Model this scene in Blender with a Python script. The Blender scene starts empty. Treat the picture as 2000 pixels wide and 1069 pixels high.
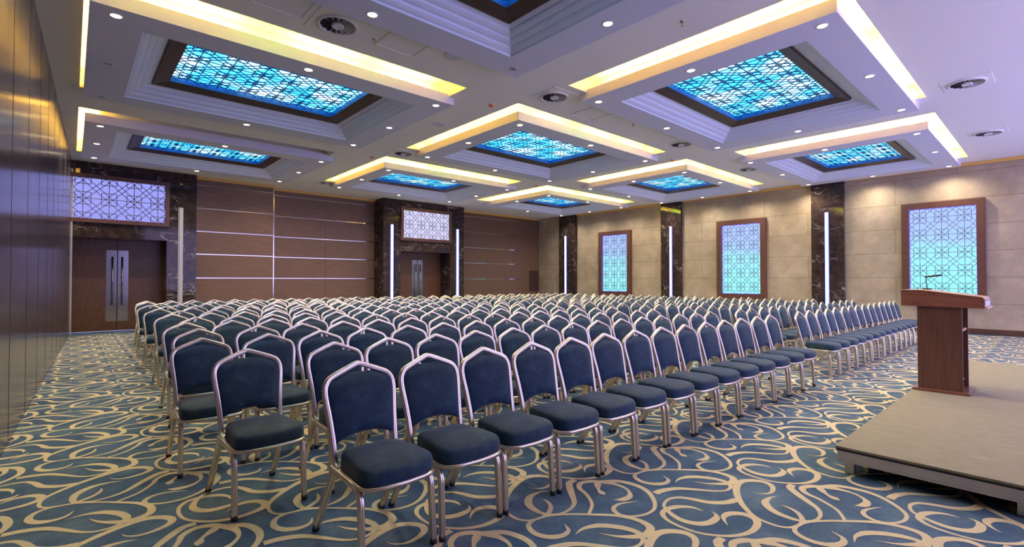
import bpy, bmesh, math, random
from mathutils import Vector, Matrix
PI = math.pi
random.seed(7)
SC = bpy.context.scene
COL = SC.collection

# ------------------------------------------------------------------ camera, world, exposure
EYE = 1.40
cam_data = bpy.data.cameras.new('camera')
cam_data.sensor_fit = 'HORIZONTAL'
cam_data.sensor_width = 36.0
cam_data.lens = 962.65 / 2000 * 36.0
cam_data.clip_start = 0.05
cam_data.clip_end = 200
cam = bpy.data.objects.new('camera', cam_data)
COL.objects.link(cam)
cam.location = (0, 0, EYE)
cam.rotation_euler = (PI / 2 + 0.0152, 0, -0.7306)
SC.camera = cam

world = bpy.data.worlds.new('world')
SC.world = world
world.use_nodes = True
bg = world.node_tree.nodes['Background']
bg.inputs[0].default_value = (0.45, 0.41, 0.92, 1)  # added violet fill, enters through the open camera side
bg.inputs[1].default_value = 2.15

SC.view_settings.view_transform = 'Standard'
SC.view_settings.look = 'None'
SC.view_settings.gamma = 1
SC.view_settings.use_curve_mapping = False
SC.view_settings.exposure = 0.92
SC.cycles.use_denoising = True
SC.cycles.max_bounces = 8
SC.cycles.diffuse_bounces = 4
SC.cycles.glossy_bounces = 4
SC.cycles.sample_clamp_indirect = 6.0

SPOT_W = 84.0          # one ceiling downlight
COVE_E = 130.0          # cove strip emission
PANEL_E = 1.6          # blue ceiling panels
WALLP_E = 0.64         # wall panels
STRIP_E = 3.0          # vertical wall strips

# ------------------------------------------------------------------ node helpers
def lin(r, g, b):
    def f(c):
        c /= 255.0
        return c / 12.92 if c <= 0.04045 else ((c + 0.055) / 1.055) ** 2.4
    return (f(r), f(g), f(b), 1)

def mat(name, color=(0.8, 0.8, 0.8, 1), rough=0.5, metal=0.0, spec=0.5, sheen=0.0, coat=0.0):
    m = bpy.data.materials.new(name)
    m.use_nodes = True
    b = m.node_tree.nodes['Principled BSDF']
    b.inputs['Base Color'].default_value = color
    b.inputs['Roughness'].default_value = rough
    b.inputs['Metallic'].default_value = metal
    b.inputs['Specular IOR Level'].default_value = spec
    if sheen:
        b.inputs['Sheen Weight'].default_value = sheen
        b.inputs['Sheen Roughness'].default_value = 0.4
    if coat:
        b.inputs['Coat Weight'].default_value = coat
        b.inputs['Coat Roughness'].default_value = 0.08
    return m

def nd(m, kind, **kw):
    n = m.node_tree.nodes.new(kind)
    for k, v in kw.items():
        setattr(n, k, v)
    return n

def lk(m, a, b):
    m.node_tree.links.new(a, b)

def coords(m, scale=(1, 1, 1), rot=(0, 0, 0)):
    tc = nd(m, 'ShaderNodeTexCoord')
    mp = nd(m, 'ShaderNodeMapping')
    mp.inputs['Scale'].default_value = scale
    mp.inputs['Rotation'].default_value = rot
    lk(m, tc.outputs['Object'], mp.inputs['Vector'])
    return mp.outputs['Vector']

def noise(m, vec, scale, detail=4, rough=0.6, dist=0.0):
    n = nd(m, 'ShaderNodeTexNoise')
    n.inputs['Scale'].default_value = scale
    n.inputs['Detail'].default_value = detail
    n.inputs['Roughness'].default_value = rough
    n.inputs['Distortion'].default_value = dist
    lk(m, vec, n.inputs['Vector'])
    return n.outputs['Fac']

def ramp(m, fac, stops, interp='LINEAR'):
    r = nd(m, 'ShaderNodeValToRGB')
    r.color_ramp.interpolation = interp
    e = r.color_ramp.elements
    while len(e) < len(stops):
        e.new(0.5)
    for k, (p, c) in enumerate(stops):
        e[k].position = p
        e[k].color = c
    lk(m, fac, r.inputs['Fac'])
    return r.outputs['Color']

def base(m):
    return m.node_tree.nodes['Principled BSDF']

def bump(m, h, strength, dist=0.01):
    b = nd(m, 'ShaderNodeBump')
    b.inputs['Strength'].default_value = strength
    b.inputs['Distance'].default_value = dist
    lk(m, h, b.inputs['Height'])
    lk(m, b.outputs['Normal'], base(m).inputs['Normal'])

def emit(name, color, strength):
    m = bpy.data.materials.new(name)
    m.use_nodes = True
    nt = m.node_tree
    nt.nodes.clear()
    e = nt.nodes.new('ShaderNodeEmission')
    e.inputs[0].default_value = color
    e.inputs[1].default_value = strength
    o = nt.nodes.new('ShaderNodeOutputMaterial')
    nt.links.new(e.outputs[0], o.inputs[0])
    return m

# ------------------------------------------------------------------ materials
M = {}
m = M['ceiling'] = mat('ceiling paint', (0.86, 0.84, 0.82, 1), 0.65, spec=0.3)
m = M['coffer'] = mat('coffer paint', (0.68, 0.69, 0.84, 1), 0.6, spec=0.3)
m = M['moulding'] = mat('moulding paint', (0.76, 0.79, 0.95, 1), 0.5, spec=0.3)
m = M['recess'] = mat('recess paint', (0.85, 0.83, 0.78, 1), 0.7)
M['well'] = mat('light well with panel blue', lin(52, 100, 165), 0.6)  # the panel's blue light is put into this colour
m = M['dark_wood'] = mat('dark brown veneer', lin(72, 50, 46), 0.4)
v = coords(m, (1.5, 1.5, 30))
lk(m, ramp(m, noise(m, v, 2.0), [(0.3, lin(52, 36, 34)), (0.7, lin(84, 60, 54))]), base(m).inputs['Base Color'])

m = M['frame_wood'] = mat('panel frame wood', lin(96, 62, 52), 0.38)
v = coords(m, (4, 4, 40))
lk(m, ramp(m, noise(m, v, 1.5), [(0.3, lin(78, 48, 42)), (0.7, lin(110, 74, 62))]), base(m).inputs['Base Color'])

m = M['wall_wood'] = mat('brown wall veneer', lin(98, 66, 44), 0.42)
v = coords(m, (1.2, 1.2, 26))
lk(m, ramp(m, noise(m, v, 2.2, 5, 0.65), [(0.25, lin(98, 72, 54)), (0.5, lin(114, 85, 65)), (0.8, lin(132, 102, 80))]), base(m).inputs['Base Color'])

m = M['door_wood'] = mat('door veneer', lin(92, 60, 42), 0.35)
v = coords(m, (6, 6, 6), (0, 0.7, 0))
vv = coords(m, (14, 2, 2), (0, 0.75, 0))
lk(m, ramp(m, noise(m, vv, 2.0, 4), [(0.3, lin(78, 50, 34)), (0.7, lin(108, 74, 52))]), base(m).inputs['Base Color'])

m = M['podium_wood'] = mat('lectern veneer', lin(92, 60, 46), 0.35)
v = coords(m, (30, 30, 1.6))
lk(m, ramp(m, noise(m, v, 2.0, 4), [(0.3, lin(84, 52, 40)), (0.7, lin(112, 76, 60))]), base(m).inputs['Base Color'])
m = M['podium_top'] = mat('lectern top veneer', lin(134, 84, 62), 0.3)
v = coords(m, (3, 2, 30))
lk(m, ramp(m, noise(m, v, 2.0, 4), [(0.3, lin(116, 68, 50)), (0.7, lin(150, 98, 74))]), base(m).inputs['Base Color'])
M['podium_edge'] = mat('lectern edge band', lin(205, 160, 120), 0.35)

# stone cladding with joints
m = M['stone'] = mat('beige stone cladding', lin(176, 158, 138), 0.55)
tc = nd(m, 'ShaderNodeTexCoord')
sep = nd(m, 'ShaderNodeSeparateXYZ')
lk(m, tc.outputs['Object'], sep.inputs[0])
cmb = nd(m, 'ShaderNodeCombineXYZ')
lk(m, sep.outputs['Y'], cmb.inputs[0])
lk(m, sep.outputs['Z'], cmb.inputs[1])
br = nd(m, 'ShaderNodeTexBrick')
br.offset = 0.37
br.offset_frequency = 2
br.inputs['Scale'].default_value = 1.0
br.inputs['Mortar Size'].default_value = 0.007
br.inputs['Mortar Smooth'].default_value = 0.2
br.inputs['Brick Width'].default_value = 3.6
br.inputs['Row Height'].default_value = 0.70
br.inputs['Color1'].default_value = (0.96, 0.96, 0.96, 1)
br.inputs['Color2'].default_value = (1.0, 1.0, 1.0, 1)
br.inputs['Mortar'].default_value = (0.50, 0.48, 0.45, 1)
mp = nd(m, 'ShaderNodeMapping')
mp.inputs['Location'].default_value = (0.4, -0.10, 0)
lk(m, cmb.outputs[0], mp.inputs['Vector'])
lk(m, mp.outputs[0], br.inputs['Vector'])
f1 = noise(m, tc.outputs['Object'], 1.6, 6, 0.65)
c1 = ramp(m, f1, [(0.3, lin(160, 144, 120)), (0.55, lin(180, 163, 138)), (0.75, lin(198, 181, 155))])
mp2 = nd(m, 'ShaderNodeMapping')
mp2.inputs['Scale'].default_value = (60, 60, 8)
lk(m, tc.outputs['Object'], mp2.inputs['Vector'])
c2 = ramp(m, noise(m, mp2.outputs[0], 1.0, 2), [(0.3, (0.90, 0.90, 0.90, 1)), (0.7, (1.04, 1.04, 1.04, 1))])
mx = nd(m, 'ShaderNodeMix', data_type='RGBA', blend_type='MULTIPLY')
mx.inputs[0].default_value = 1
lk(m, c1, mx.inputs[6]); lk(m, c2, mx.inputs[7])
mx2 = nd(m, 'ShaderNodeMix', data_type='RGBA', blend_type='MULTIPLY')
mx2.inputs[0].default_value = 1
lk(m, mx.outputs[2], mx2.inputs[6]); lk(m, br.outputs['Color'], mx2.inputs[7])
lk(m, mx2.outputs[2], base(m).inputs['Base Color'])

# dark marble with pale veins
m = M['marble'] = mat('dark brown marble', lin(40, 32, 32), 0.06, spec=0.3)
v = coords(m, (1, 1, 1))
w = nd(m, 'ShaderNodeTexNoise')
w.inputs['Scale'].default_value = 1.1
w.inputs['Detail'].default_value = 6
w.inputs['Roughness'].default_value = 0.6
w.inputs['Distortion'].default_value = 1.2
mpm = nd(m, 'ShaderNodeMapping')
mpm.inputs['Rotation'].default_value = (0.7, 0.5, 0.2)
mpm.inputs['Scale'].default_value = (1.0, 1.0, 1.5)
tcm = nd(m, 'ShaderNodeTexCoord')
lk(m, tcm.outputs['Object'], mpm.inputs['Vector'])
lk(m, mpm.outputs[0], w.inputs['Vector'])
vein = ramp(m, w.outputs['Fac'], [(0.488, (0, 0, 0, 1)), (0.500, (1, 1, 1, 1)), (0.512, (0, 0, 0, 1))])
body = ramp(m, noise(m, v, 5, 6, 0.7), [(0.3, lin(36, 29, 30)), (0.6, lin(66, 53, 50)), (0.8, lin(104, 86, 76))])
msk = ramp(m, noise(m, v, 1.3, 2), [(0.46, (0, 0, 0, 1)), (0.62, (1, 1, 1, 1))])
mul = nd(m, 'ShaderNodeMix', data_type='RGBA', blend_type='MULTIPLY')
mul.inputs[0].default_value = 1
lk(m, vein, mul.inputs[6]); lk(m, msk, mul.inputs[7])
mixv = nd(m, 'ShaderNodeMix', data_type='RGBA')
lk(m, mul.outputs[2], mixv.inputs[0]); lk(m, body, mixv.inputs[6])
mixv.inputs[7].default_value = lin(190, 176, 168)
lk(m, mixv.outputs[2], base(m).inputs['Base Color'])

# glossy laminate of the folding partition
m = M['partition'] = mat('satin partition laminate', lin(112, 98, 100), 0.2, metal=0.6, spec=0.5)
v = coords(m, (1, 9, 0.4))
lk(m, ramp(m, noise(m, v, 1.4, 2), [(0.3, lin(96, 86, 92)), (0.7, lin(110, 100, 104))]), base(m).inputs['Base Color'])
lk(m, ramp(m, noise(m, v, 2.0, 3), [(0.3, (0.17, 0.17, 0.17, 1)), (0.7, (0.21, 0.21, 0.21, 1))]), base(m).inputs['Roughness'])

M['seam'] = mat('dark panel joint', (0.01, 0.008, 0.01, 1), 0.5)
M['chrome'] = mat('polished steel', (0.58, 0.54, 0.50, 1), 0.14, metal=1.0)
M['brushed'] = mat('brushed steel', (0.36, 0.36, 0.38, 1), 0.22, metal=1.0)
M['warm_gold'] = mat('tan with warm cornice light', lin(222, 176, 92), 0.45)  # warm light along the ceiling edge is put into this colour
M['grey_post'] = mat('pale aluminium post', lin(190, 185, 178), 0.35, metal=0.4)
M['black'] = mat('black plastic', (0.012, 0.012, 0.013, 1), 0.45)
M['white_plastic'] = mat('white plastic', (0.75, 0.74, 0.72, 1), 0.4)
M['diff_grey'] = mat('grey vane metal', (0.34, 0.32, 0.31, 1), 0.35, metal=0.5)
M['dark_void'] = mat('dark duct', (0.02, 0.018, 0.02, 1), 0.8)
M['orange'] = mat('orange plastic', (0.85, 0.22, 0.03, 1), 0.4)
M['lattice_blue'] = mat('lattice steel blue', (0.02, 0.08, 0.22, 1), 0.4, metal=0.3)
M['lattice_brown'] = mat('lattice brown', lin(104, 88, 112), 0.45)
M['strip_off'] = mat('unlit white diffuser', lin(196, 190, 186), 0.4)
M['alu'] = mat('stage aluminium', (0.55, 0.52, 0.49, 1), 0.38, metal=0.8)
M['baseboard'] = mat('brown baseboard', lin(84, 56, 42), 0.4)
M['cable_white'] = mat('white cable', (0.8, 0.78, 0.72, 1), 0.4)

m = M['stage'] = mat('grey brown stage carpet', lin(146, 132, 110), 0.95, spec=0.1)
v = coords(m, (26, 3, 1))
lk(m, ramp(m, noise(m, v, 3.0, 6, 0.75), [(0.3, lin(134, 127, 102)), (0.7, lin(166, 158, 128))]), base(m).inputs['Base Color'])

m = M['carpet'] = mat('blue carpet pile', lin(52, 88, 118), 1.0, spec=0.05)
v = coords(m)
na = noise(m, v, 2.5, 6, 0.7)
nb = noise(m, v, 120, 3, 0.8)
ca = ramp(m, na, [(0.3, lin(62, 84, 112)), (0.5, lin(82, 104, 128)), (0.7, lin(106, 128, 144))])
cb = ramp(m, nb, [(0.25, (0.55, 0.55, 0.55, 1)), (0.75, (1.35, 1.35, 1.35, 1))])
mc = nd(m, 'ShaderNodeMix', data_type='RGBA', blend_type='MULTIPLY')
mc.inputs[0].default_value = 1
lk(m, ca, mc.inputs[6]); lk(m, cb, mc.inputs[7])
lk(m, mc.outputs[2], base(m).inputs['Base Color'])
m = M['cream'] = mat('cream carpet pile', lin(204, 184, 146), 1.0, spec=0.05)
v = coords(m)
lk(m, ramp(m, noise(m, v, 120, 3, 0.8), [(0.25, lin(204, 182, 136)), (0.75, lin(240, 222, 176))]), base(m).inputs['Base Color'])

m = M['fabric'] = mat('dark blue velvet', lin(40, 64, 82), 0.8, spec=0.2, sheen=0.18)
v = coords(m)
lk(m, ramp(m, noise(m, v, 9, 5, 0.7), [(0.3, lin(30, 48, 66)), (0.55, lin(40, 62, 82)), (0.8, lin(62, 88, 106))]), base(m).inputs['Base Color'])
bump(m, noise(m, v, 160, 2), 0.15, 0.002)
M['champagne'] = mat('champagne anodised aluminium', (0.78, 0.68, 0.52, 1), 0.28, metal=0.85)
M['foot'] = mat('black rubber foot', (0.015, 0.015, 0.015, 1), 0.6)

# lamps
M['lamp_on'] = emit('downlight lens', (1, 0.74, 0.36, 1), 9)
M['lamp_off'] = mat('unlit downlight lens', lin(150, 146, 152), 0.3)
def led(name, stops, strength, scale):
    m = emit(name, (1, 1, 1, 1), strength)
    e = [n for n in m.node_tree.nodes if n.type == 'EMISSION'][0]
    v = coords(m)
    lk(m, ramp(m, noise(m, v, scale, 1), stops), e.inputs[0])
    return m
M['cove'] = led('warm cove strip', [(0.36, (0.50, 1.0, 0.03, 1)), (0.43, (1, 0.56, 0.07, 1)), (0.7, (1, 0.55, 0.08, 1))], COVE_E, 0.9)
M['cove_off'] = mat('unlit cove strip', (0.6, 0.55, 0.5, 1), 0.5)
m = M['blue_panel'] = led('blue ceiling diffuser', [(0.30, (0.03, 0.45, 0.95, 1)), (0.45, (0.06, 0.55, 1.0, 1)), (0.60, (0.32, 0.82, 1.0, 1)), (0.72, (0.70, 1.0, 1.0, 1))], PANEL_E, 2.2)
m = M['wall_panel'] = emit('cyan wall diffuser', (0.5, 0.95, 1, 1), WALLP_E)
e = [n for n in m.node_tree.nodes if n.type == 'EMISSION'][0]
tc = nd(m, 'ShaderNodeTexCoord')
sp = nd(m, 'ShaderNodeSeparateXYZ')
lk(m, tc.outputs['Object'], sp.inputs[0])
mr = nd(m, 'ShaderNodeMapRange')
mr.inputs[1].default_value = 0.0; mr.inputs[2].default_value = 2.45
lk(m, sp.outputs['Z'], mr.inputs[0])
nz = noise(m, tc.outputs['Object'], 2.2, 1)
ad = nd(m, 'ShaderNodeMath', operation='MULTIPLY_ADD')
ad.inputs[1].default_value = 0.5
lk(m, nz, ad.inputs[0]); lk(m, mr.outputs[0], ad.inputs[2])
lk(m, ramp(m, ad.outputs[0], [(0.35, (0.30, 0.86, 0.92, 1)), (0.80, (0.34, 0.76, 1.0, 1)), (1.0, (0.38, 0.54, 1.0, 1))]), e.inputs[0])
M['lilac_panel'] = emit('lilac wall diffuser', (0.36, 0.38, 0.98, 1), 0.52)
M['pink_panel'] = emit('pale lilac wall diffuser', (0.68, 0.66, 0.95, 1), 0.55)
M['violet_led'] = emit('violet edge strip', (0.10, 0.07, 1.0, 1), 2.6)
M['strip_on'] = emit('white strip light', (0.72, 0.80, 1.0, 1), 4.0)
M['strip_violet'] = emit('violet strip light', (0.10, 0.13, 1.0, 1), STRIP_E)

# ------------------------------------------------------------------ mesh helpers
class MB:
    """collects vertices and faces, several materials in one mesh"""
    def __init__(s):
        s.v = []; s.f = []; s.mi = []; s.sm = []
    def add(s, vs, fs, mi=0, smooth=False):
        o = len(s.v)
        s.v += [tuple(p) for p in vs]
        s.f += [tuple(i + o for i in f) for f in fs]
        s.mi += [mi] * len(fs)
        s.sm += [smooth] * len(fs)
    def box(s, x0, x1, y0, y1, z0, z1, mi=0):
        vs = [(x, y, z) for z in (z0, z1) for y in (y0, y1) for x in (x0, x1)]
        s.add(vs, [(0, 2, 3, 1), (4, 5, 7, 6), (0, 1, 5, 4), (2, 6, 7, 3), (0, 4, 6, 2), (1, 3, 7, 5)], mi)
    def quad(s, a, b, c, d, mi=0):
        s.add([a, b, c, d], [(0, 1, 2, 3)], mi)
    def tube(s, pts, r, n=8, ref=None, section=None, mi=0, smooth=True, closed=False, cap=True):
        P = [Vector(p) for p in pts]
        N = len(P)
        rings = []
        for i in range(N):
            if closed:
                t = (P[(i + 1) % N] - P[i - 1]).normalized()
            else:
                t = (P[min(i + 1, N - 1)] - P[max(i - 1, 0)]).normalized()
            rf = Vector(ref) if ref else (Vector((0, 0, 1)) if abs(t.z) < 0.9 else Vector((1, 0, 0)))
            u = t.cross(rf).normalized()
            w = u.cross(t).normalized()
            rr = r[i] if isinstance(r, (list, tuple)) else r
            if section:
                rings.append([P[i] + u * (a * rr) + w * (b * rr) for a, b in section])
            else:
                rings.append([P[i] + u * (math.cos(2 * PI * k / n) * rr) + w * (math.sin(2 * PI * k / n) * rr) for k in range(n)])
        k = len(rings[0])
        vs = [p for rg in rings for p in rg]
        fs = []
        for i in range(N if closed else N - 1):
            j = (i + 1) % N
            for q in range(k):
                fs.append((i * k + q, i * k + (q + 1) % k, j * k + (q + 1) % k, j * k + q))
        if not closed and cap:
            fs.append(tuple(range(k - 1, -1, -1)))
            fs.append(tuple((N - 1) * k + q for q in range(k)))
        s.add(vs, fs, mi, smooth)
    def lathe(s, prof, cx, cy, n=24, mi=0, smooth=True):
        vs = []; fs = []
        for r, z in prof:
            for q in range(n):
                a = 2 * PI * q / n
                vs.append((cx + r * math.cos(a), cy + r * math.sin(a), z))
        for i in range(len(prof) - 1):
            for q in range(n):
                fs.append((i * n + q, i * n + (q + 1) % n, (i + 1) * n + (q + 1) % n, (i + 1) * n + q))
        s.add(vs, fs, mi, smooth)
    def disc(s, r, cx, cy, z, n=24, mi=0):
        s.add([(cx + r * math.cos(2 * PI * q / n), cy + r * math.sin(2 * PI * q / n), z) for q in range(n)], [tuple(range(n))], mi)
    def mesh(s, name, mats):
        me = bpy.data.meshes.new(name)
        me.from_pydata(s.v, [], s.f)
        for mm in mats:
            me.materials.append(mm)
        me.polygons.foreach_set('material_index', s.mi)
        me.polygons.foreach_set('use_smooth', s.sm)
        me.update()
        return me
    def build(s, name, mats, parent=None, recalc=True):
        if not isinstance(mats, (list, tuple)):
            mats = [mats]
        me = s.mesh(name, mats)
        if recalc:
            b = bmesh.new(); b.from_mesh(me)
            bmesh.ops.recalc_face_normals(b, faces=b.faces)
            b.to_mesh(me); b.free()
        o = bpy.data.objects.new(name, me)
        COL.objects.link(o)
        if parent:
            o.parent = parent
        return o

def tag(o, label, cat, group=None):
    o['label'] = label; o['category'] = cat
    if group:
        o['group'] = group
    return o

def thing(name, label, cat, loc=(0, 0, 0), rotz=0, group=None):
    o = bpy.data.objects.new(name, None)
    o.empty_display_size = 0.2
    COL.objects.link(o)
    o.location = loc
    o.rotation_euler = (0, 0, rotz)
    return tag(o, label, cat, group)

def struct(o):
    o['kind'] = 'structure'
    return o

def bevel(o, w, seg=2):
    b = o.modifiers.new('bevel', 'BEVEL')
    b.width = w; b.segments = seg; b.limit_method = 'ANGLE'
    return o

# ------------------------------------------------------------------ dimensions
CEIL = 4.54            # main ceiling
SOFFIT = 4.425         # underside of coffers
XR = 17.75             # right wall
YB = 17.75             # back wall, right part
YBL = 17.35            # back wall, left part
CAMSIDE = -3.0

# left partition line: passes (-0.40, 5.57) and (0, 17.1)
def part_x(y):
    return -0.40 + (y - 5.57) * 0.0347

# ------------------------------------------------------------------ floor with woven swirls
STROKES = [
[(3.195,1.404),(3.104,1.429),(3.02,1.504),(2.982,1.603),(2.938,1.672),(2.867,1.698),(2.786,1.681),(2.742,1.645),(2.699,1.575),(2.678,1.496),(2.706,1.419),(2.768,1.379),(2.851,1.377),(2.894,1.4),(2.914,1.438)],
[(2.878,1.471),(2.878,1.528),(2.847,1.58),(2.79,1.618),(2.721,1.632),(2.664,1.618),(2.618,1.561),(2.601,1.472),(2.611,1.37),(2.659,1.283),(2.736,1.212),(2.838,1.175),(2.949,1.183),(3.012,1.221),(3.025,1.277),(2.998,1.327),(2.95,1.355),(2.896,1.354),(2.852,1.327),(2.816,1.291)],
[(3.375,1.385),(3.395,1.337),(3.45,1.302),(3.527,1.311),(3.591,1.35),(3.607,1.41),(3.566,1.474),(3.495,1.51),(3.393,1.495),(3.256,1.431),(3.134,1.341),(3.043,1.242),(3.02,1.166),(3.022,1.094),(3.058,1.044),(3.129,1.021),(3.201,1.027),(3.281,1.079),(3.315,1.139),(3.32,1.188)],
[(3.434,1.251),(3.373,1.274),(3.291,1.27),(3.23,1.229),(3.191,1.172),(3.177,1.109),(3.18,1.046),(3.215,1.002),(3.274,0.974),(3.36,0.982),(3.433,1.02),(3.494,1.088),(3.564,1.171),(3.639,1.243),(3.704,1.249)],
[(3.375,1.907),(3.501,1.984),(3.586,2.103),(3.624,2.192),(3.695,2.237),(3.769,2.21),(3.815,2.155),(3.912,2.087),(3.947,1.963),(3.918,1.85),(3.821,1.74),(3.723,1.684),(3.623,1.684),(3.54,1.728),(3.513,1.794),(3.552,1.857),(3.633,1.867),(3.75,1.812)],
[(3.815,2.155),(3.855,2.07),(3.849,1.971),(3.782,1.896),(3.701,1.89),(3.648,1.929)],
[(3.786,2.165),(3.701,2.09),(3.663,2.011)],
[(2.881,1.804),(2.962,1.793),(3.063,1.742),(3.142,1.647),(3.21,1.557),(3.277,1.513),(3.351,1.517),(3.404,1.561),(3.409,1.632),(3.369,1.72),(3.305,1.788),(3.219,1.819),(3.137,1.807)],
[(3.181,1.925),(3.142,1.861),(3.073,1.848),(3.008,1.889),(2.98,1.965),(3.008,2.044),(3.073,2.075),(3.178,2.057),(3.287,1.989),(3.375,1.907),(3.478,1.799),(3.532,1.69),(3.527,1.596),(3.477,1.553),(3.404,1.551),(3.335,1.597),(3.283,1.656),(3.246,1.733)],
]
TILE = 1.05
# which ends taper to a point (start, end)
TAPER = [(0, 1), (1, 1), (1, 1), (1, 0), (0, 1), (0, 1), (0, 1), (0, 1), (1, 1)]

def catmull(pts, n):
    out = []
    P = [Vector((p[0], p[1])) for p in pts]
    P = [2 * P[0] - P[1]] + P + [2 * P[-1] - P[-2]]
    for i in range(1, len(P) - 2):
        for k in range(n):
            t = k / n
            a, b, c, d = P[i - 1], P[i], P[i + 1], P[i + 2]
            out.append(0.5 * ((2 * b) + (c - a) * t + (2 * a - 5 * b + 4 * c - d) * t * t + (3 * b - a - 3 * c + d) * t ** 3))
    out.append(P[-2])
    return out

def ribbon(pts, tap, n):
    c = catmull(pts, n)
    L, R = [], []
    N = len(c)
    for i, p in enumerate(c):
        t = (c[min(i + 1, N - 1)] - c[max(i - 1, 0)]).normalized()
        nrm = Vector((-t.y, t.x))
        f = i / (N - 1)
        wdt = 0.0205 * (0.85 + 0.35 * math.sin(f * 9.0 + pts[0][0] * 20))
        if tap[0]:
            wdt *= min(1, 0.05 + f / 0.16) ** 0.8
        if tap[1]:
            wdt *= min(1, 0.05 + (1 - f) / 0.16) ** 0.8
        L.append(p + nrm * wdt); R.append(p - nrm * wdt)
    return L, R

def make_floor():
    mb = MB()
    X0, X1, Y0, Y1 = -1.2, XR, CAMSIDE, YB + 0.1
    mb.quad((X0, Y0, 0), (X1, Y0, 0), (X1, Y1, 0), (X0, Y1, 0), 0)
    sets = {n: [ribbon(s, tp, n) for s, tp in zip(STROKES, TAPER)] for n in (2, 5)}
    for i in range(-5, 16):
        for j in range(-5, 17):
            ox, oy = i * TILE, j * TILE
            cx, cy = ox + 3.2, oy + 1.6
            if cx < X0 - 0.1 or cx > X1 - 0.5 or cy < Y0 + 0.6 or cy > Y1 - 0.7:
                continue
            n = 5 if cx * cx + cy * cy < 70 else 2
            for q, (L, R) in enumerate(sets[n]):
                z = 0.0012 + q * 0.00012
                vs = []
                for a, b in zip(L, R):
                    vs.append((a.x + ox, a.y + oy, z)); vs.append((b.x + ox, b.y + oy, z))
                fs = [(2 * k, 2 * k + 1, 2 * k + 3, 2 * k + 2) for k in range(len(L) - 1)]
                mb.add(vs, fs, 1)
    me = mb.mesh('floor', [M['carpet'], M['cream']])
    o = bpy.data.objects.new('floor', me)
    COL.objects.link(o)
    return struct(o)
make_floor()

# ------------------------------------------------------------------ coffers
OFF = {(0, 0): (-0.008, -0.016), (0, 1): (-0.023, 0.05), (0, 2): (0.023, 0.154), (1, 0): (0.024, -0.02), (1, 1): (-0.124, -0.135),
       (1, 2): (-0.144, -0.113), (2, 0): (0.129, 0.073), (2, 1): (-0.093, -0.134), (2, 2): (-0.205, -0.246)}
HX, HY = 2.38, 1.87
COFF = {}
for (i, j), (dx, dy) in OFF.items():
    COFF[(i, j)] = (2.5301 + 6.2022 * i + dx, 3.5435 + 5.2308 * j + dy)
HOLES = {(0, 0): (0.07, 4.74, 1.48, 5.18), (0, 1): (0.08, 4.77, 6.42, 10.57), (0, 2): (0.08, 4.78, 11.80, 15.82),
         (1, 0): (5.92, 10.85, 1.51, 5.25), (1, 1): (5.86, 10.74, 6.38, 10.27), (1, 2): (5.89, 10.57, 11.33, 15.39),
         (2, 0): (11.97, 16.87, 1.55, 5.28), (2, 1): (11.78, 16.68, 6.41, 10.12), (2, 2): (11.63, 16.65, 11.25, 15.05)}

def make_ceiling():
    mb = MB()
    hs = list(HOLES.values())
    xs = sorted({-1.2, XR} | {h[0] for h in hs} | {h[1] for h in hs})
    ys = sorted({CAMSIDE, YB + 0.1} | {h[2] for h in hs} | {h[3] for h in hs})
    for a, b in zip(xs, xs[1:]):
        for c, d in zip(ys, ys[1:]):
            mx_, my_ = (a + b) / 2, (c + d) / 2
            if any(h[0] < mx_ < h[1] and h[2] < my_ < h[3] for h in hs):
                continue
            mb.quad((a, c, CEIL), (a, d, CEIL), (b, d, CEIL), (b, c, CEIL), 0)
    T = CEIL + 0.26
    for key, (cx, cy) in COFF.items():
        h = HOLES[key]
        bx, by = cx - HX + 0.22, cy - HY + 0.22
        # upstands and lid of the light recess
        mb.quad((h[0], h[2], CEIL), (h[1], h[2], CEIL), (h[1], h[2], T), (h[0], h[2], T), 1)
        mb.quad((h[0], h[2], CEIL), (h[0], h[3], CEIL), (h[0], h[3], T), (h[0], h[2], T), 1)
        mb.quad((h[1], h[2], CEIL), (h[1], by, CEIL), (h[1], by, T), (h[1], h[2], T), 1)
        mb.quad((h[0], h[3], CEIL), (bx, h[3], CEIL), (bx, h[3], T), (h[0], h[3], T), 1)
        mb.quad((h[0], h[2], T), (h[1], h[2], T), (h[1], by, T), (h[0], by, T), 1)
        mb.quad((h[0], by, T), (bx, by, T), (bx, h[3], T), (h[0], h[3], T), 1)
        mb.quad((bx, by, CEIL + 0.05), (h[1], by, CEIL + 0.05), (h[1], by, T), (bx, by, T), 1)
        mb.quad((bx, by, CEIL + 0.05), (bx, h[3], CEIL + 0.05), (bx, h[3], T), (bx, by, T), 1)
    o = mb.build('ceiling', [M['ceiling'], M['recess']], recalc=False)
    return struct(o)
make_ceiling()

def clip(p, q, u0, u1, v0, v1):
    t0, t1 = 0.0, 1.0
    dx, dy = q[0] - p[0], q[1] - p[1]
    for a, b in ((-dx, p[0] - u0), (dx, u1 - p[0]), (-dy, p[1] - v0), (dy, v1 - p[1])):
        if abs(a) < 1e-12:
            if b < 0:
                return None
        else:
            t = b / a
            if a < 0:
                t0 = max(t0, t)
            else:
                t1 = min(t1, t)
    if t1 - t0 < 1e-6:
        return None
    return ((p[0] + dx * t0, p[1] + dy * t0), (p[0] + dx * t1, p[1] + dy * t1))

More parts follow.
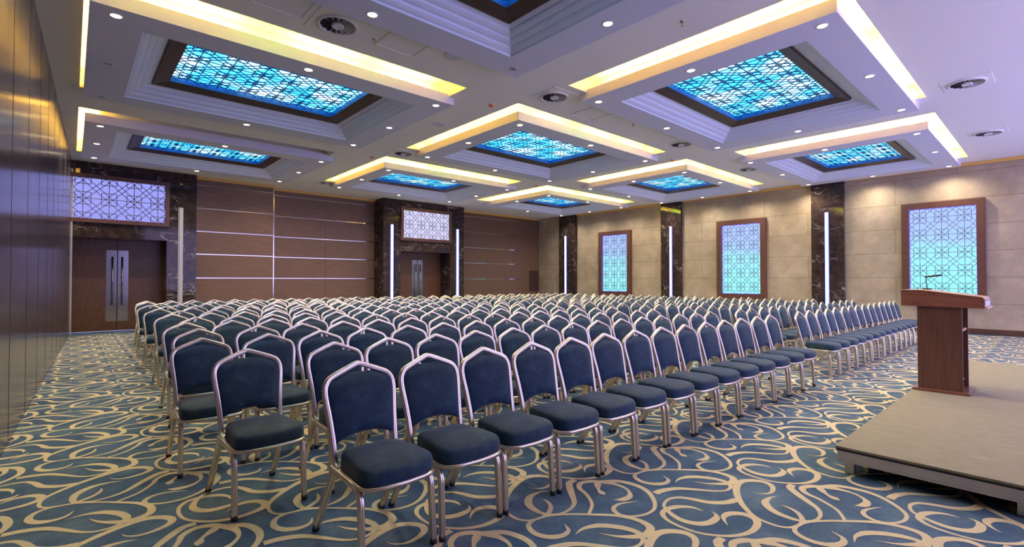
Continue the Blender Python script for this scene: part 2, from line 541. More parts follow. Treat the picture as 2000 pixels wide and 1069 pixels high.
def lattice(mb, W, H, nu, nv, pu, pv, bar, depth, fn, mi=0):
    """girih screen over W x H: nodes at ((i+pu) W/nu, (j+pv) H/nv); fn maps (u, v, w) to 3D"""
    a, b = W / nu, H / nv
    seg = []
    nodes = [((i + pu) * a, (j + pv) * b) for i in range(-1, nu + 2) for j in range(-1, nv + 2)]
    for u in sorted({round(n[0], 6) for n in nodes}):
        seg.append(((u, 0), (u, H)))
    for v_ in sorted({round(n[1], 6) for n in nodes}):
        seg.append(((0, v_), (W, v_)))
    e = 0.10 * a
    L = math.hypot(a, b)
    done = set()
    for (u, v_) in nodes:
        for sgn in (1, -1):
            key = (sgn, round(v_ - sgn * b / a * u, 3))
            if key in done:
                continue
            done.add(key)
            for s2 in (1, -1):
                ou, ov = -sgn * b / L * e * s2, a / L * e * s2
                big = max(nu, nv) + 2
                seg.append(((u + ou - a * big, v_ + ov - sgn * b * big), (u + ou + a * big, v_ + ov + sgn * b * big)))
        hu, hv = 0.30 * a, 0.30 * b
        for s2 in (1, -1):
            seg.append(((u - hu, v_ + hv * s2), (u + hu, v_ + hv * s2)))
            seg.append(((u + hu * s2, v_ - hv), (u + hu * s2, v_ + hv)))
    for p, q in seg:
        c = clip(p, q, 0, W, 0, H)
        if not c:
            continue
        (x0, y0), (x1, y1) = c
        l = math.hypot(x1 - x0, y1 - y0)
        if l < 0.01:
            continue
        nx, ny = -(y1 - y0) / l * bar / 2, (x1 - x0) / l * bar / 2
        vs = [fn(x0 + nx, y0 + ny, 0), fn(x1 + nx, y1 + ny, 0), fn(x1 - nx, y1 - ny, 0), fn(x0 - nx, y0 - ny, 0),
              fn(x0 + nx, y0 + ny, depth), fn(x1 + nx, y1 + ny, depth), fn(x1 - nx, y1 - ny, depth), fn(x0 - nx, y0 - ny, depth)]
        mb.add(vs, [(0, 1, 2, 3), (7, 6, 5, 4), (0, 4, 5, 1), (2, 6, 7, 3), (0, 3, 7, 4), (1, 5, 6, 2)], mi)

COFFER_LABEL = {
 (0, 0): 'white ceiling coffer cut off by the top edge of the photo, nearest overhead',
 (1, 0): 'white ceiling coffer with bright yellow coves, largest at the upper right',
 (2, 0): 'white ceiling coffer farthest right, above the panel behind the lectern',
 (0, 1): 'long white ceiling coffer at the upper left, beside the left partition',
 (1, 1): 'white ceiling coffer in the centre of the nine, ringed by yellow light',
 (2, 1): 'white ceiling coffer over the right wall between second and third marble pilasters',
 (0, 2): 'white ceiling coffer in the far left corner above the first door',
 (1, 2): 'white ceiling coffer at the back wall above the second door',
 (2, 2): 'white ceiling coffer in the far corner where back and right walls meet',
}
def ring(mb, cx, cy, r0, r1, mi=0):
    """four quads joining rectangle r0=(hx,hy,z) to r1"""
    def c(r):
        return [(cx - r[0], cy - r[1], r[2]), (cx + r[0], cy - r[1], r[2]), (cx + r[0], cy + r[1], r[2]), (cx - r[0], cy + r[1], r[2])]
    A, B = c(r0), c(r1)
    for k in range(4):
        mb.quad(A[k], A[(k + 1) % 4], B[(k + 1) % 4], B[k], mi)

def spot(parent, x, y, z, watts):
    ld = bpy.data.lights.new('downlight beam', 'SPOT')
    ld.energy = watts
    ld.color = (1.0, 0.85, 0.66)
    ld.spot_size = math.radians(150)
    ld.spot_blend = 1.0
    ld.shadow_soft_size = 0.05
    o = bpy.data.objects.new('beam', ld)
    COL.objects.link(o)
    o.location = (x, y, z)
    o.parent = parent

UNLIT = {((0, 0), (1, 1)), ((0, 1), (-1, 0)), ((0, 1), (-1, 1)), ((2, 2), (-1, 1))}
SPOTNAME = {(-1, -1): 'near left corner', (0, -1): 'middle of the near edge', (1, -1): 'near right corner', (-1, 0): 'middle of the left edge',
            (1, 0): 'middle of the right edge', (-1, 1): 'far left corner', (0, 1): 'middle of the far edge', (1, 1): 'far right corner'}
CSHORT = {(0, 0): 'overhead coffer at the top edge', (1, 0): 'large upper right coffer', (2, 0): 'coffer above the lectern', (0, 1): 'upper left coffer',
          (1, 1): 'central coffer', (2, 1): 'coffer by the right wall pilasters', (0, 2): 'far left coffer', (1, 2): 'coffer above the second door', (2, 2): 'far corner coffer'}

def make_coffer(key):
    cx, cy = COFF[key]
    t = thing('ceiling_coffer', COFFER_LABEL[key], 'ceiling coffer', (cx, cy, SOFFIT), 0, 'illuminated ceiling coffers')
    T = CEIL + 0.05 - SOFFIT
    mb = MB()
    ring(mb, 0, 0, (HX, HY, T), (HX, HY, 0))
    ring(mb, 0, 0, (HX, HY, 0), (1.88, 1.41, 0))
    ring(mb, 0, 0, (HX, HY, T), (HX - 0.24, HY - 0.24, T))
    mb.build('body', M['coffer'], t, recalc=False)
    # stepped crown moulding: four risers with a hollow between
    mb = MB()
    n = 4
    prof = [(1.88, 1.41, 0.0)]
    x, y, z = 1.88, 1.41, 0.0
    sx, sy, sz = (1.88 - 1.55) / n, (1.41 - 1.07) / n, 0.225 / n
    for k in range(n):
        prof.append((x - 0.012, y - 0.012, z + sz * 0.42))
        for q in range(1, 5):
            a = q / 4
            prof.append((x - 0.012 - (sx - 0.012) * a, y - 0.012 - (sy - 0.012) * a, z + sz * (0.42 + 0.58 * (1 - math.cos(a * PI / 2)))))
        x -= sx; y -= sy; z += sz
    for a, b in zip(prof, prof[1:]):
        ring(mb, 0, 0, a, b)
    mb.build('crown_moulding', M['moulding'], t, recalc=False)
    mb = MB()
    ring(mb, 0, 0, (1.55, 1.07, 0.225), (1.535, 1.055, 0.19))
    ring(mb, 0, 0, (1.535, 1.055, 0.19), (1.33, 0.87, 0.245))
    mb.build('inner_frame', M['dark_wood'], t, recalc=False)
    mb = MB()
    ring(mb, 0, 0, (1.33, 0.87, 0.245), (1.33, 0.87, 0.345))
    mb.build('light_well', M['well'], t, recalc=False)
    mb = MB()
    W, H = 2.64, 1.72
    lattice(mb, W, H, 6, 4, 0.5, 0.5, 0.013, 0.010, lambda u, v_, w: (u - W / 2, v_ - H / 2, 0.300 + w))
    mb.build('lattice_screen', M['lattice_blue'], t)
    mb = MB()
    mb.quad((-1.33, -0.87, 0.335), (-1.33, 0.87, 0.335), (1.33, 0.87, 0.335), (1.33, -0.87, 0.335))
    mb.build('light_panel', M['blue_panel'], t, recalc=False)
    # cove strips lying on the shoulder of the box
    for side in ('near', 'left'):
        mb = MB()
        if side == 'near':
            mb.box(-HX + 0.05, HX - 0.32, -HY + 0.05, -HY + 0.075, T + 0.002, T + 0.018)
        else:
            mb.box(-HX + 0.05, -HX + 0.075, -HY + 0.09, HY - 0.30, T + 0.002, T + 0.018)
        off = (key == (0, 2) and side == 'near')
        mb.build('cove_strip', M['cove_off'] if off else M['cove'], t)
    return t
def make_downlight(key, k, proto=[]):
    cx, cy = COFF[key]
    x, y = cx + k[0] * 2.1499, cy + k[1] * 1.6612
    lit = (key, k) not in UNLIT
    lab = ('lit' if lit else 'unlit') + ' downlight, ' + SPOTNAME[k] + ' of the ' + CSHORT[key]
    t = thing('ceiling_downlight', lab, 'downlight', (x, y, SOFFIT), 0, 'recessed ceiling downlights')
    if not proto:
        mb = MB()
        mb.lathe([(0.068, 0.0), (0.066, -0.006), (0.056, -0.007), (0.052, -0.001)], 0, 0, 20)
        a = mb.mesh('trim_ring', [M['white_plastic']])
        mb = MB(); mb.disc(0.052, 0, 0, -0.0025, 20)
        b = mb.mesh('lens', [M['lamp_on']])
        mb = MB(); mb.disc(0.052, 0, 0, -0.0025, 20)
        c = mb.mesh('lens', [M['lamp_off']])
        proto += [a, b, c]
    for nm, me in (('trim_ring', proto[0]), ('lens', proto[1] if lit else proto[2])):
        o = bpy.data.objects.new(nm, me); COL.objects.link(o); o.parent = t
    if lit:
        spot(t, 0, 0, -0.02, SPOT_W)
for key in COFF:
    make_coffer(key)
    for k in SPOTNAME:
        if key == (0, 0) and k not in ((0, 1), (1, 0), (1, 1)):
            continue
        make_downlight(key, k)

# ------------------------------------------------------------------ walls
def baseboard(name, x0, x1, y0, y1):
    mb = MB(); mb.box(x0, x1, y0, y1, 0.003, 0.15)
    return struct(bevel(mb.build(name, M['baseboard']), 0.006))

# unseen wall piece added to cut reflections; open beside it for world fill
mb = MB()
mb.box(-0.85, 3.3, CAMSIDE - 0.12, CAMSIDE, 0, CEIL)
struct(mb.build('wall_front_blocker', M['wall_wood']))
# left folding partition, turned slightly off the room axis
mb = MB()
ya, yb = CAMSIDE, 17.04
mb.add([(part_x(ya) - 0.12, ya, 0), (part_x(ya), ya, 0), (part_x(yb), yb, 0), (part_x(yb) - 0.12, yb, 0),
        (part_x(ya) - 0.12, ya, CEIL), (part_x(ya), ya, CEIL), (part_x(yb), yb, CEIL), (part_x(yb) - 0.12, yb, CEIL)],
       [(0, 4, 5, 1), (1, 5, 6, 2), (2, 6, 7, 3), (3, 7, 4, 0)], 0)
y = 1.16
while y < 17:
    x = part_x(y) + 0.001
    mb.box(x - 0.002, x + 0.0005, y - 0.003, y + 0.003, 0.02, CEIL - 0.02, 1)
    y += 1.22
struct(mb.build('wall_left', [M['partition'], M['seam']], recalc=False))
mb = MB()
mb.box(part_x(17.04) - 0.05, part_x(17.04) + 0.03, 17.0, 17.05, 0.005, 4.30)
struct(mb.build('trim_1', M['grey_post']))

# back wall: two planes of veneer crossed by polished inlay strips
LINES = [2.90 + EYE, 2.20 + EYE, 1.50 + EYE, 0.81 + EYE, 0.09 + EYE, -0.62 + EYE]
mb = MB()
mb.box(2.70, 4.98, YBL, YBL + 0.5, 0, CEIL, 0)
for z in LINES:
    mb.box(2.76, 4.98, YBL - 0.006, YBL + 0.002, z - 0.013, z + 0.013, 1)
mb.box(4.965, 4.995, YBL - 0.012, YBL + 0.4, 0, CEIL - 0.1, 1)
mb.box(4.98, 8.9, YB, YB + 0.1, 0, CEIL, 0)
mb.box(12.4, XR, YB, YB + 0.1, 0, CEIL, 0)
for z in LINES:
    mb.box(4.99, 8.74, YB - 0.006, YB + 0.002, z - 0.012, z + 0.012, 1)
    mb.box(12.48, 16.42, YB - 0.006, YB + 0.002, z - 0.012, z + 0.012, 1)
    if z > 1.95:
        mb.box(16.72, XR, YB - 0.006, YB + 0.002, z - 0.008, z + 0.008, 1)
    elif z > 1:
        mb.box(16.72, 17.03, YB - 0.006, YB + 0.002, z - 0.008, z + 0.008, 1)
for x in (6.85, 14.4, 16.57):
    mb.box(x - 0.004, x + 0.004, YB - 0.001, YB + 0.002, 0.15, CEIL, 2)
struct(mb.build('wall_back', [M['wall_wood'], M['chrome'], M['seam']]))
baseboard('baseboard_back', 2.78, 4.94, YBL - 0.02, YBL)
baseboard('baseboard_rear', 5.0, 8.74, YB - 0.02, YB)
baseboard('baseboard_corner', 12.5, XR - 0.03, YB - 0.02, YB)

mb = MB()
mb.quad((XR, CAMSIDE, 0), (XR, YB, 0), (XR, YB, CEIL), (XR, CAMSIDE, CEIL), 0)
mb.quad((XR + .1, CAMSIDE, 0), (XR + .1, YB, 0), (XR + .1, YB, CEIL), (XR + .1, CAMSIDE, CEIL), 0)
struct(mb.build('wall_right', M['stone'], recalc=False))
for nm, a, b in (('baseboard_right', CAMSIDE, 4.42), ('baseboard_right_middle', 5.36, 9.83), ('baseboard_right_far', 10.75, 15.2)):
    baseboard(nm, XR - 0.02, XR, a, b)

# cornices: gold bands in place of the warm-lit gap under the ceiling
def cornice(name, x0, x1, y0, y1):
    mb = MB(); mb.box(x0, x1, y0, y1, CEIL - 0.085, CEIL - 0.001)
    struct(bevel(mb.build(name, M['warm_gold']), 0.008))
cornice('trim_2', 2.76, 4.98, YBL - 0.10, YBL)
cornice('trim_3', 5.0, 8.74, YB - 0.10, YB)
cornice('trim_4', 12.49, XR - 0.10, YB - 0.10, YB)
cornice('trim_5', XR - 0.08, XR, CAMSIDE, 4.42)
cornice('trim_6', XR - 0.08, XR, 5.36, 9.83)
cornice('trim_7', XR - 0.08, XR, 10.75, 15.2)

# marble pilasters on the right wall
for k, (a, b) in enumerate(((4.44, 5.34), (9.85, 10.73), (15.22, 16.26))):
    mb = MB(); mb.box(XR - 0.12, XR, a, b, 0, CEIL)
    struct(bevel(mb.build('trim_%d' % (8 + k), M['marble']), 0.004))

# marble door surrounds on the back wall
def portal(name, x0, x1, ox0, ox1, yf, yd, oz):
    mb = MB()
    mb.box(x0, ox0, yf, yd + 0.1, 0, CEIL)
    mb.box(ox1, x1, yf, yd + 0.1, 0, CEIL)
    mb.box(ox0, ox1, yf, yd + 0.1, oz, CEIL)
    mb.box(ox0, ox1, yd + 0.085, yd + 0.1, 0, oz)  # unseen slab added to stop world light leaking around the doors
    return struct(mb.build(name, M['marble']))
portal('trim_11', -0.75, 2.76, -0.12, 2.04, 17.06, YB + 0.05, 2.55)
portal('trim_12', 8.74, 12.48, 9.46, 11.77, 17.00, YB, 2.55)

def doors(name, x0, x1, split, yd, top, plates):
    t = bpy.data.objects.new(name, None); COL.objects.link(t)
    t.location = ((x0 + x1) / 2, yd, 0); struct(t)
    cx = (x0 + x1) / 2
    z0, z1 = plates
    for a, b, s in ((x0, split - 0.004, -1), (split + 0.004, x1, 1)):
        mb = MB(); mb.box(a - cx, b - cx, 0, 0.05, 0.008, top)
        leaf = bevel(mb.build('door_leaf', M['door_wood'], t), 0.003)
        e = split - cx
        p0, p1 = (e - 0.245, e - 0.012) if s < 0 else (e + 0.012, e + 0.245)
        mb = MB(); mb.box(p0, p1, -0.004, 0.001, z0, z1)
        for px in (p0 + 0.012, p1 - 0.012):
            for pz in (z0 + 0.02, z0 + 0.66, z1 - 0.02):
                mb.lathe([(0.009, 0), (0.009, 0.004)], 0, 0, 8) if False else mb.box(px - 0.007, px + 0.007, -0.010, -0.003, pz - 0.007, pz + 0.007)
        mb.build('push_plate', M['brushed'], leaf)
        hx = (p0 + p1) / 2 + (0.02 if s < 0 else -0.02)
        mb = MB()
        mb.tube([(hx, -0.075, z0 + 0.45), (hx, -0.075, z1 - 0.18)], 0.019, 14, ref=(1, 0, 0))
        for pz in (z0 + 0.6, z1 - 0.34):
            mb.tube([(hx, 0, pz), (hx, -0.075, pz)], 0.010, 8, ref=(0, 0, 1))
        mb.build('pull_handle', M['chrome'], leaf)
    mb = MB()
    mb.box(split - cx + 0.015, split - cx + 0.05, -0.03, -0.004, z0 + 0.70, z0 + 0.72)
    mb.box(split - cx + 0.018, split - cx + 0.045, -0.012, -0.004, z0 + 0.66, z0 + 0.745)
    mb.build('lock', M['chrome'], t)
doors('door_1', -0.12, 2.04, 0.985, YB + 0.03, 2.55, (0.27, 2.26))
doors('door_2', 9.46, 11.77, 10.64, YB - 0.03, 2.55, (0.27, 2.26))

# lattice panels with light behind
def wall_panel(name, label, origin, uax, nax, W, H, fr, depth, ncell, phase, diffuser, lat, gl=True, bar=0.010, frm='frame_wood'):
    """origin: lower left of the clear opening; uax along the wall, nax towards the room"""
    o = Vector(origin); U = Vector(uax); Nn = Vector(nax); Z = Vector((0, 0, 1))
    t = thing(name, label, 'light panel', o + U * (W / 2), 0, 'lattice light panels')
    c = o + U * (W / 2)
    def P(u, v_, w):
        return tuple(U * (u - W / 2) + Z * v_ + Nn * w)
    mb = MB()
    f0 = (-fr, -fr); f1 = (W + fr, H + fr)
    def rect(u0, v0, u1, v1, w):
        return [P(u0, v0, w), P(u1, v0, w), P(u1, v1, w), P(u0, v1, w)]
    A = rect(-fr, -fr, W + fr, H + fr, -depth + 0.002); B = rect(-fr, -fr, W + fr, H + fr, 0); Cc = rect(0, 0, W, H, 0); D = rect(0, 0, W, H, -depth + 0.01)
    for R0, R1 in ((A, B), (B, Cc), (Cc, D)):
        for k in range(4):
            mb.quad(R0[k], R0[(k + 1) % 4], R1[(k + 1) % 4], R1[k])
    mb.build('frame', M[frm], t)
    mb = MB()
    lattice(mb, W, H, ncell[0], ncell[1], phase[0], phase[1], bar, 0.010, lambda u, v_, w: P(u, v_, -0.045 + w))
    mb.build('lattice_screen', M[lat], t)
    mb = MB()
    mb.quad(P(0, 0, -depth + 0.02), P(W, 0, -depth + 0.02), P(W, H, -depth + 0.02), P(0, H, -depth + 0.02))
    mb.build('diffuser', M[diffuser], t, recalc=False)
    if gl:
        mb = MB()
        d = -depth + 0.035
        for (u0, v0, u1, v1) in ((0, 0, 0.012, H), (W - 0.012, 0, W, H), (0.012, 0, W - 0.012, 0.012), (0.012, H - 0.012, W - 0.012, H)):
            a = [P(u0, v0, d - 0.01), P(u1, v0, d - 0.01), P(u1, v1, d - 0.01), P(u0, v1, d - 0.01), P(u0, v0, d), P(u1, v0, d), P(u1, v1, d), P(u0, v1, d)]
            mb.add(a, [(0, 1, 2, 3), (4, 5, 6, 7), (0, 1, 5, 4), (2, 3, 7, 6), (1, 2, 6, 5), (0, 3, 7, 4)])
        mb.build('edge_strip', M['violet_led'], t)
    return t
for (a, b), lab in (((12.34, 13.69), 'tall cyan lattice light panel farthest along the stone wall, between marble pilasters'),
                    ((6.90, 8.26), 'tall cyan lattice light panel in the middle of the stone wall'),
                    ((1.48, 2.87), 'cyan lattice light panel on the stone wall behind the lectern')):
    wall_panel('lattice_light_panel', lab, (XR - 0.15, a, 0.95), (0, 1, 0), (-1, 0, 0), b - a, 2.45, 0.17, 0.15, (3, 5), (0.5, 0.5), 'wall_panel', 'lattice_brown')
wall_panel('lattice_light_panel', 'wide lilac lattice light panel above the left door, partly behind the partition', (-0.14, 16.98, 3.04), (1, 0, 0), (0, -1, 0), 2.13, 1.07, 0.10, 0.08, (4, 2), (0.68, 0.0), 'lilac_panel', 'lattice_brown', False, 0.015)
wall_panel('lattice_light_panel', 'wide pale lattice light panel above the second door on the back wall', (9.56, 16.92, 3.08), (1, 0, 0), (0, -1, 0), 2.13, 1.07, 0.11, 0.08, (4, 2), (0.5, 0.0), 'pink_panel', 'lattice_brown', False, 0.010)

# vertical strip lights
def wall_strip(label, origin, U, Nn, w, z0, z1, lit=True):
    o = Vector(origin); U = Vector(U); Nn = Vector(Nn)
    t = thing('wall_strip_light', label, 'strip light', o, 0, 'vertical strip lights on the marble')
    def bx(mb, u0, u1, d0, d1, a, b):
        vs = [tuple(U * u + Nn * d + Vector((0, 0, z))) for z in (a, b) for d in (d0, d1) for u in (u0, u1)]
        mb.add(vs, [(0, 2, 3, 1), (4, 5, 7, 6), (0, 1, 5, 4), (2, 6, 7, 3), (0, 4, 6, 2), (1, 3, 7, 5)])
    mb = MB(); bx(mb, -w / 2, w / 2, 0.002, 0.02, z0, z1)
    mb.build('housing', M['grey_post'], t)
    mb = MB(); bx(mb, -w / 2 + 0.030, w / 2 - 0.030, 0.021, 0.045, z0 + 0.01, z1 - 0.01)
    mb.build('diffuser', M['strip_on'] if lit else M['strip_off'], t)
    mb = MB()
    if lit:
        bx(mb, -w / 2 + 0.004, -w / 2 + 0.026, 0.021, 0.035, z0 + 0.01, z1 - 0.01)
        bx(mb, w / 2 - 0.026, w / 2 - 0.004, 0.021, 0.035, z0 + 0.01, z1 - 0.01)
        mb.build('edge_strip', M['strip_violet'], t)
wall_strip('glowing vertical strip light on the pilaster right of centre, farthest of three pilasters', (XR - 0.12, 15.82, 0), (0, 1, 0), (-1, 0, 0), 0.11, 0.25, 3.55)
wall_strip('glowing vertical strip light on the pilaster between the first two tall panels', (XR - 0.12, 10.28, 0), (0, 1, 0), (-1, 0, 0), 0.11, 0.25, 3.55)
wall_strip('glowing vertical strip light on the pilaster left of the lectern', (XR - 0.12, 4.90, 0), (0, 1, 0), (-1, 0, 0), 0.11, 0.25, 3.55)
wall_strip('unlit pale vertical strip light right of the left door', (2.37, 17.06, 0), (1, 0, 0), (0, -1, 0), 0.12, 0.25, 3.53, False)
wall_strip('glowing vertical strip light left of the second door', (9.09, 17.00, 0), (1, 0, 0), (0, -1, 0), 0.12, 0.25, 3.55)
wall_strip('glowing vertical strip light right of the second door', (12.13, 17.00, 0), (1, 0, 0), (0, -1, 0), 0.12, 0.25, 3.58)

# service hatch at the far end of the back wall
t = thing('access_hatch', 'small framed service hatch low on the brown back wall beside the corner', 'hatch', (17.38, YB - 0.002, 0.89))
mb = MB(); mb.box(-0.30, 0.30, -0.012, 0, 0.02, 1.0); mb.build('door_panel', M['dark_wood'], t)
mb = MB()
mb.box(-0.33, -0.30, -0.02, 0, 0, 1.03); mb.box(0.30, 0.33, -0.02, 0, 0, 1.03)
mb.box(-0.30, 0.30, -0.02, 0, 0, 0.02); mb.box(-0.30, 0.30, -0.02, 0, 1.0, 1.03)
mb.build('frame', M['baseboard'], t)

# ------------------------------------------------------------------ ceiling fittings
def air_diffuser(x, y, label, r=0.215):
    t = thing('ceiling_air_diffuser', label, 'air diffuser', (x, y, CEIL), 0, 'round ceiling air diffusers')
    mb = MB(); s = 0.30; mb.box(-s, s, -s, s, -0.008, 0.0); mb.build('mounting_plate', M['ceiling'], t)
    mb = MB(); mb.lathe([(r + 0.02, -0.008), (r + 0.022, -0.028), (r + 0.004, -0.036), (r - 0.012, -0.026), (r - 0.014, -0.010)], 0, 0, 36)
    mb.build('rim', M['white_plastic'], t)
    mb = MB(); mb.disc(r - 0.012, 0, 0, -0.0095, 36); mb.build('duct', M['dark_void'], t)
    mb = MB(); mb.lathe([(0.072, -0.012), (0.072, -0.038), (0.060, -0.044), (0.045, -0.036), (0.0, -0.034)], 0, 0, 20); mb.build('hub', M['white_plastic'], t)
    mb = MB()
    for k in range(14):
        a = 2 * PI * k / 14
        ca, sa = math.cos(a), math.sin(a)
        def p(rr, off, z):
            return (rr * ca - off * sa, rr * sa + off * ca, z)
        w0, w1 = 0.016, 0.042
        mb.add([p(0.07, -w0, -0.014), p(r - 0.014, -w1, -0.014), p(r - 0.014, w1 * 0.2, -0.032), p(0.07, w0 * 0.2, -0.032),
                p(0.07, -w0, -0.011), p(r - 0.014, -w1, -0.011), p(r - 0.014, w1 * 0.2, -0.029), p(0.07, w0 * 0.2, -0.029)],
               [(0, 1, 2, 3), (4, 5, 6, 7), (0, 1, 5, 4), (2, 3, 7, 6)])
    mb.build('vanes', M['diff_grey'], t)
for x, y, lab in ((2.40, 5.87, 'large round air diffuser near the upper left coffer, closest of all'),
                  (6.09, 5.72, 'round air diffuser at the near left corner of the central coffer'),
                  (6.05, 10.74, 'round air diffuser at the left corner beyond the central coffer'),
                  (10.52, 0.97, 'round air diffuser right of the large upper right coffer'),
                  (10.37, 5.78, 'round air diffuser between the central and large upper right coffers'),
                  (14.41, 1.01, 'round air diffuser above the stone wall, farthest right'),
                  (14.11, 5.82, 'round air diffuser left of the coffer above the lectern'),
                  (6.06, 15.6, 'round air diffuser by the coffer above the second door')):
    air_diffuser(x, y, lab)

for x, y, lab in ((5.47, 8.3, 'flat round ceiling speaker between upper left and central coffers'), (3.95, 5.62, 'flat round ceiling speaker beside the overhead coffer')):
    t = thing('ceiling_speaker', lab, 'speaker', (x, y, CEIL), 0, 'round ceiling speakers')
    mb = MB(); mb.lathe([(0.13, 0), (0.128, -0.010), (0.112, -0.012), (0.108, -0.008)], 0, 0, 28); mb.build('rim', M['white_plastic'], t)
    mb = MB(); mb.disc(0.109, 0, 0, -0.007, 28); mb.build('grille', M['coffer'], t)
for x, y, lab in ((5.54, 6.73, 'orange smoke detector left of the near corner of the central coffer'),
                  (5.64, 11.58, 'orange smoke detector above the coffer of the second door'),
                  (11.56, 6.69, 'orange smoke detector right of the central coffer'),
                  (4.84, 14.65, 'orange smoke detector beside the far left coffer'),
                  (11.34, 11.47, 'orange smoke detector near the far corner coffer')):
    t = thing('smoke_detector', lab, 'smoke detector', (x, y, CEIL), 0, 'orange smoke detectors')
    mb = MB(); mb.lathe([(0.052, 0), (0.050, -0.012), (0.0, -0.013)], 0, 0, 18); mb.build('base', M['white_plastic'], t)
    mb = MB(); mb.lathe([(0.045, -0.012), (0.043, -0.032), (0.030, -0.050), (0.0, -0.055)], 0, 0, 18); mb.build('cover', M['orange'], t)
for x, y, lab in ((2.91, 5.92, 'small sprinkler head beside the large round air diffuser'), (5.48, 3.03, 'small sprinkler head near the top edge above the yellow cove'),
                  (8.37, 5.70, 'small sprinkler head on the ceiling right of the access panel'), (11.21, 8.08, 'small sprinkler head right of the central coffer')):
    t = thing('ceiling_sprinkler', lab, 'sprinkler', (x, y, CEIL), 0, 'sprinkler heads')
    mb = MB(); mb.lathe([(0.030, 0), (0.028, -0.006), (0.010, -0.008), (0.009, -0.03), (0.0, -0.03)], 0, 0, 14); mb.build('escutcheon', M['chrome'], t)
    mb = MB()
    for s in (-1, 1):
        mb.tube([(0.009 * s, 0, -0.028), (0.016 * s, 0, -0.040), (0.003 * s, 0, -0.055)], 0.0028, 6, ref=(0, 1, 0))
    mb.lathe([(0.002, -0.055), (0.020, -0.057), (0.020, -0.060), (0.0, -0.060)], 0, 0, 12)
    mb.build('deflector', M['warm_gold'], t)
for x, y, s, lab in ((7.25, 5.85, 0.27, 'square ceiling access panel beyond the central coffer near corner'), (1.75, 5.75, 0.27, 'square ceiling access panel left of the large air diffuser'), (3.25, 5.75, 0.27, 'square ceiling access panel right of the large air diffuser')):
    t = thing('ceiling_access_panel', lab, 'access panel', (x, y, CEIL), 0, 'ceiling access panels')
    mb = MB(); mb.box(-s, s, -s, s, -0.004, 0); mb.build('cover', M['ceiling'], t)
    mb = MB()
    e = 0.012
    mb.box(-s - e, s + e, -s - e, -s, -0.012, 0); mb.box(-s - e, s + e, s, s + e, -0.012, 0)
    mb.box(-s - e, -s, -s, s, -0.012, 0); mb.box(s, s + e, -s, s, -0.012, 0)
    mb.build('frame', M['recess'], t)

# ------------------------------------------------------------------ stage
t = thing('stage_platform', 'low grey carpeted stage platform on aluminium legs at the right', 'stage', (4.17, 1.12, 0))
SX, SY = 5.98, -4.1
mb = MB(); mb.box(0, SX, SY, 0, 0.185, 0.20); mb.build('deck', M['stage'], t)
mb = MB(); mb.box(0.004, SX - 0.004, SY + 0.004, -0.004, 0.168, 0.185); mb.build('deck_edge', M['black'], t)
mb = MB()
for (x0, x1, y0, y1) in ((0.012, 0.05, SY + 0.012, -0.012), (SX - 0.05, SX - 0.012, SY + 0.012, -0.012), (0.05, SX - 0.05, -0.05, -0.012), (0.05, SX - 0.05, SY + 0.012, SY + 0.05)):
    mb.box(x0, x1, y0, y1, 0.092, 0.168)
for (x0, x1, y0, y1) in ((0.008, 0.014, SY + 0.012, -0.012),):
    mb.box(x0, x1, y0, y1, 0.150, 0.168); mb.box(x0, x1, y0, y1, 0.092, 0.106)
mb.box(0.012, SX - 0.012, -0.014, -0.008, 0.150, 0.168); mb.box(0.012, SX - 0.012, -0.014, -0.008, 0.092, 0.106)
mb.box(0.02, SX - 0.02, -1.04, -0.97, 0.10, 0.166); mb.box(0.02, SX - 0.02, -2.04, -1.97, 0.10, 0.166)
mb.build('side_rail', M['alu'], t)
for y in (-0.075, -0.955, -1.06, -1.95, -2.08, -4.0):
    for x in (0.075, 1.95, 3.95, SX - 0.08):
        if y < -1.1 and x > 1:
            continue
        mb = MB(); mb.box(x - 0.03, x + 0.03, y - 0.03, y + 0.03, 0.004, 0.10)
        bevel(mb.build('leg', M['alu'], t), 0.004)

# ------------------------------------------------------------------ lectern
ZS = 0.2005
t = thing('lectern', 'brown wooden lectern with sloping top standing on the stage', 'lectern', (7.22, 0.885, ZS))
mb = MB(); mb.box(-0.27, 0.27, -0.235, 0.235, 0, 0.028); bevel(mb.build('base_plate', M['podium_top'], t), 0.004)
mb = MB()
mb.box(-0.24, -0.215, -0.18, 0.19, 0.028, 0.92)
mb.build('side_panel', M['podium_wood'], t)
mb = MB(); mb.box(0.215, 0.24, -0.18, 0.19, 0.028, 0.92); mb.build('side_panel', M['podium_wood'], t)
mb = MB(); mb.box(-0.215, 0.215, 0.165, 0.19, 0.028, 0.92); mb.build('front_panel', M['podium_wood'], t)
for z in (0.66,):
    mb = MB(); mb.box(-0.215, 0.215, -0.17, 0.165, z, z + 0.022); mb.build('shelf', M['podium_edge'], t)
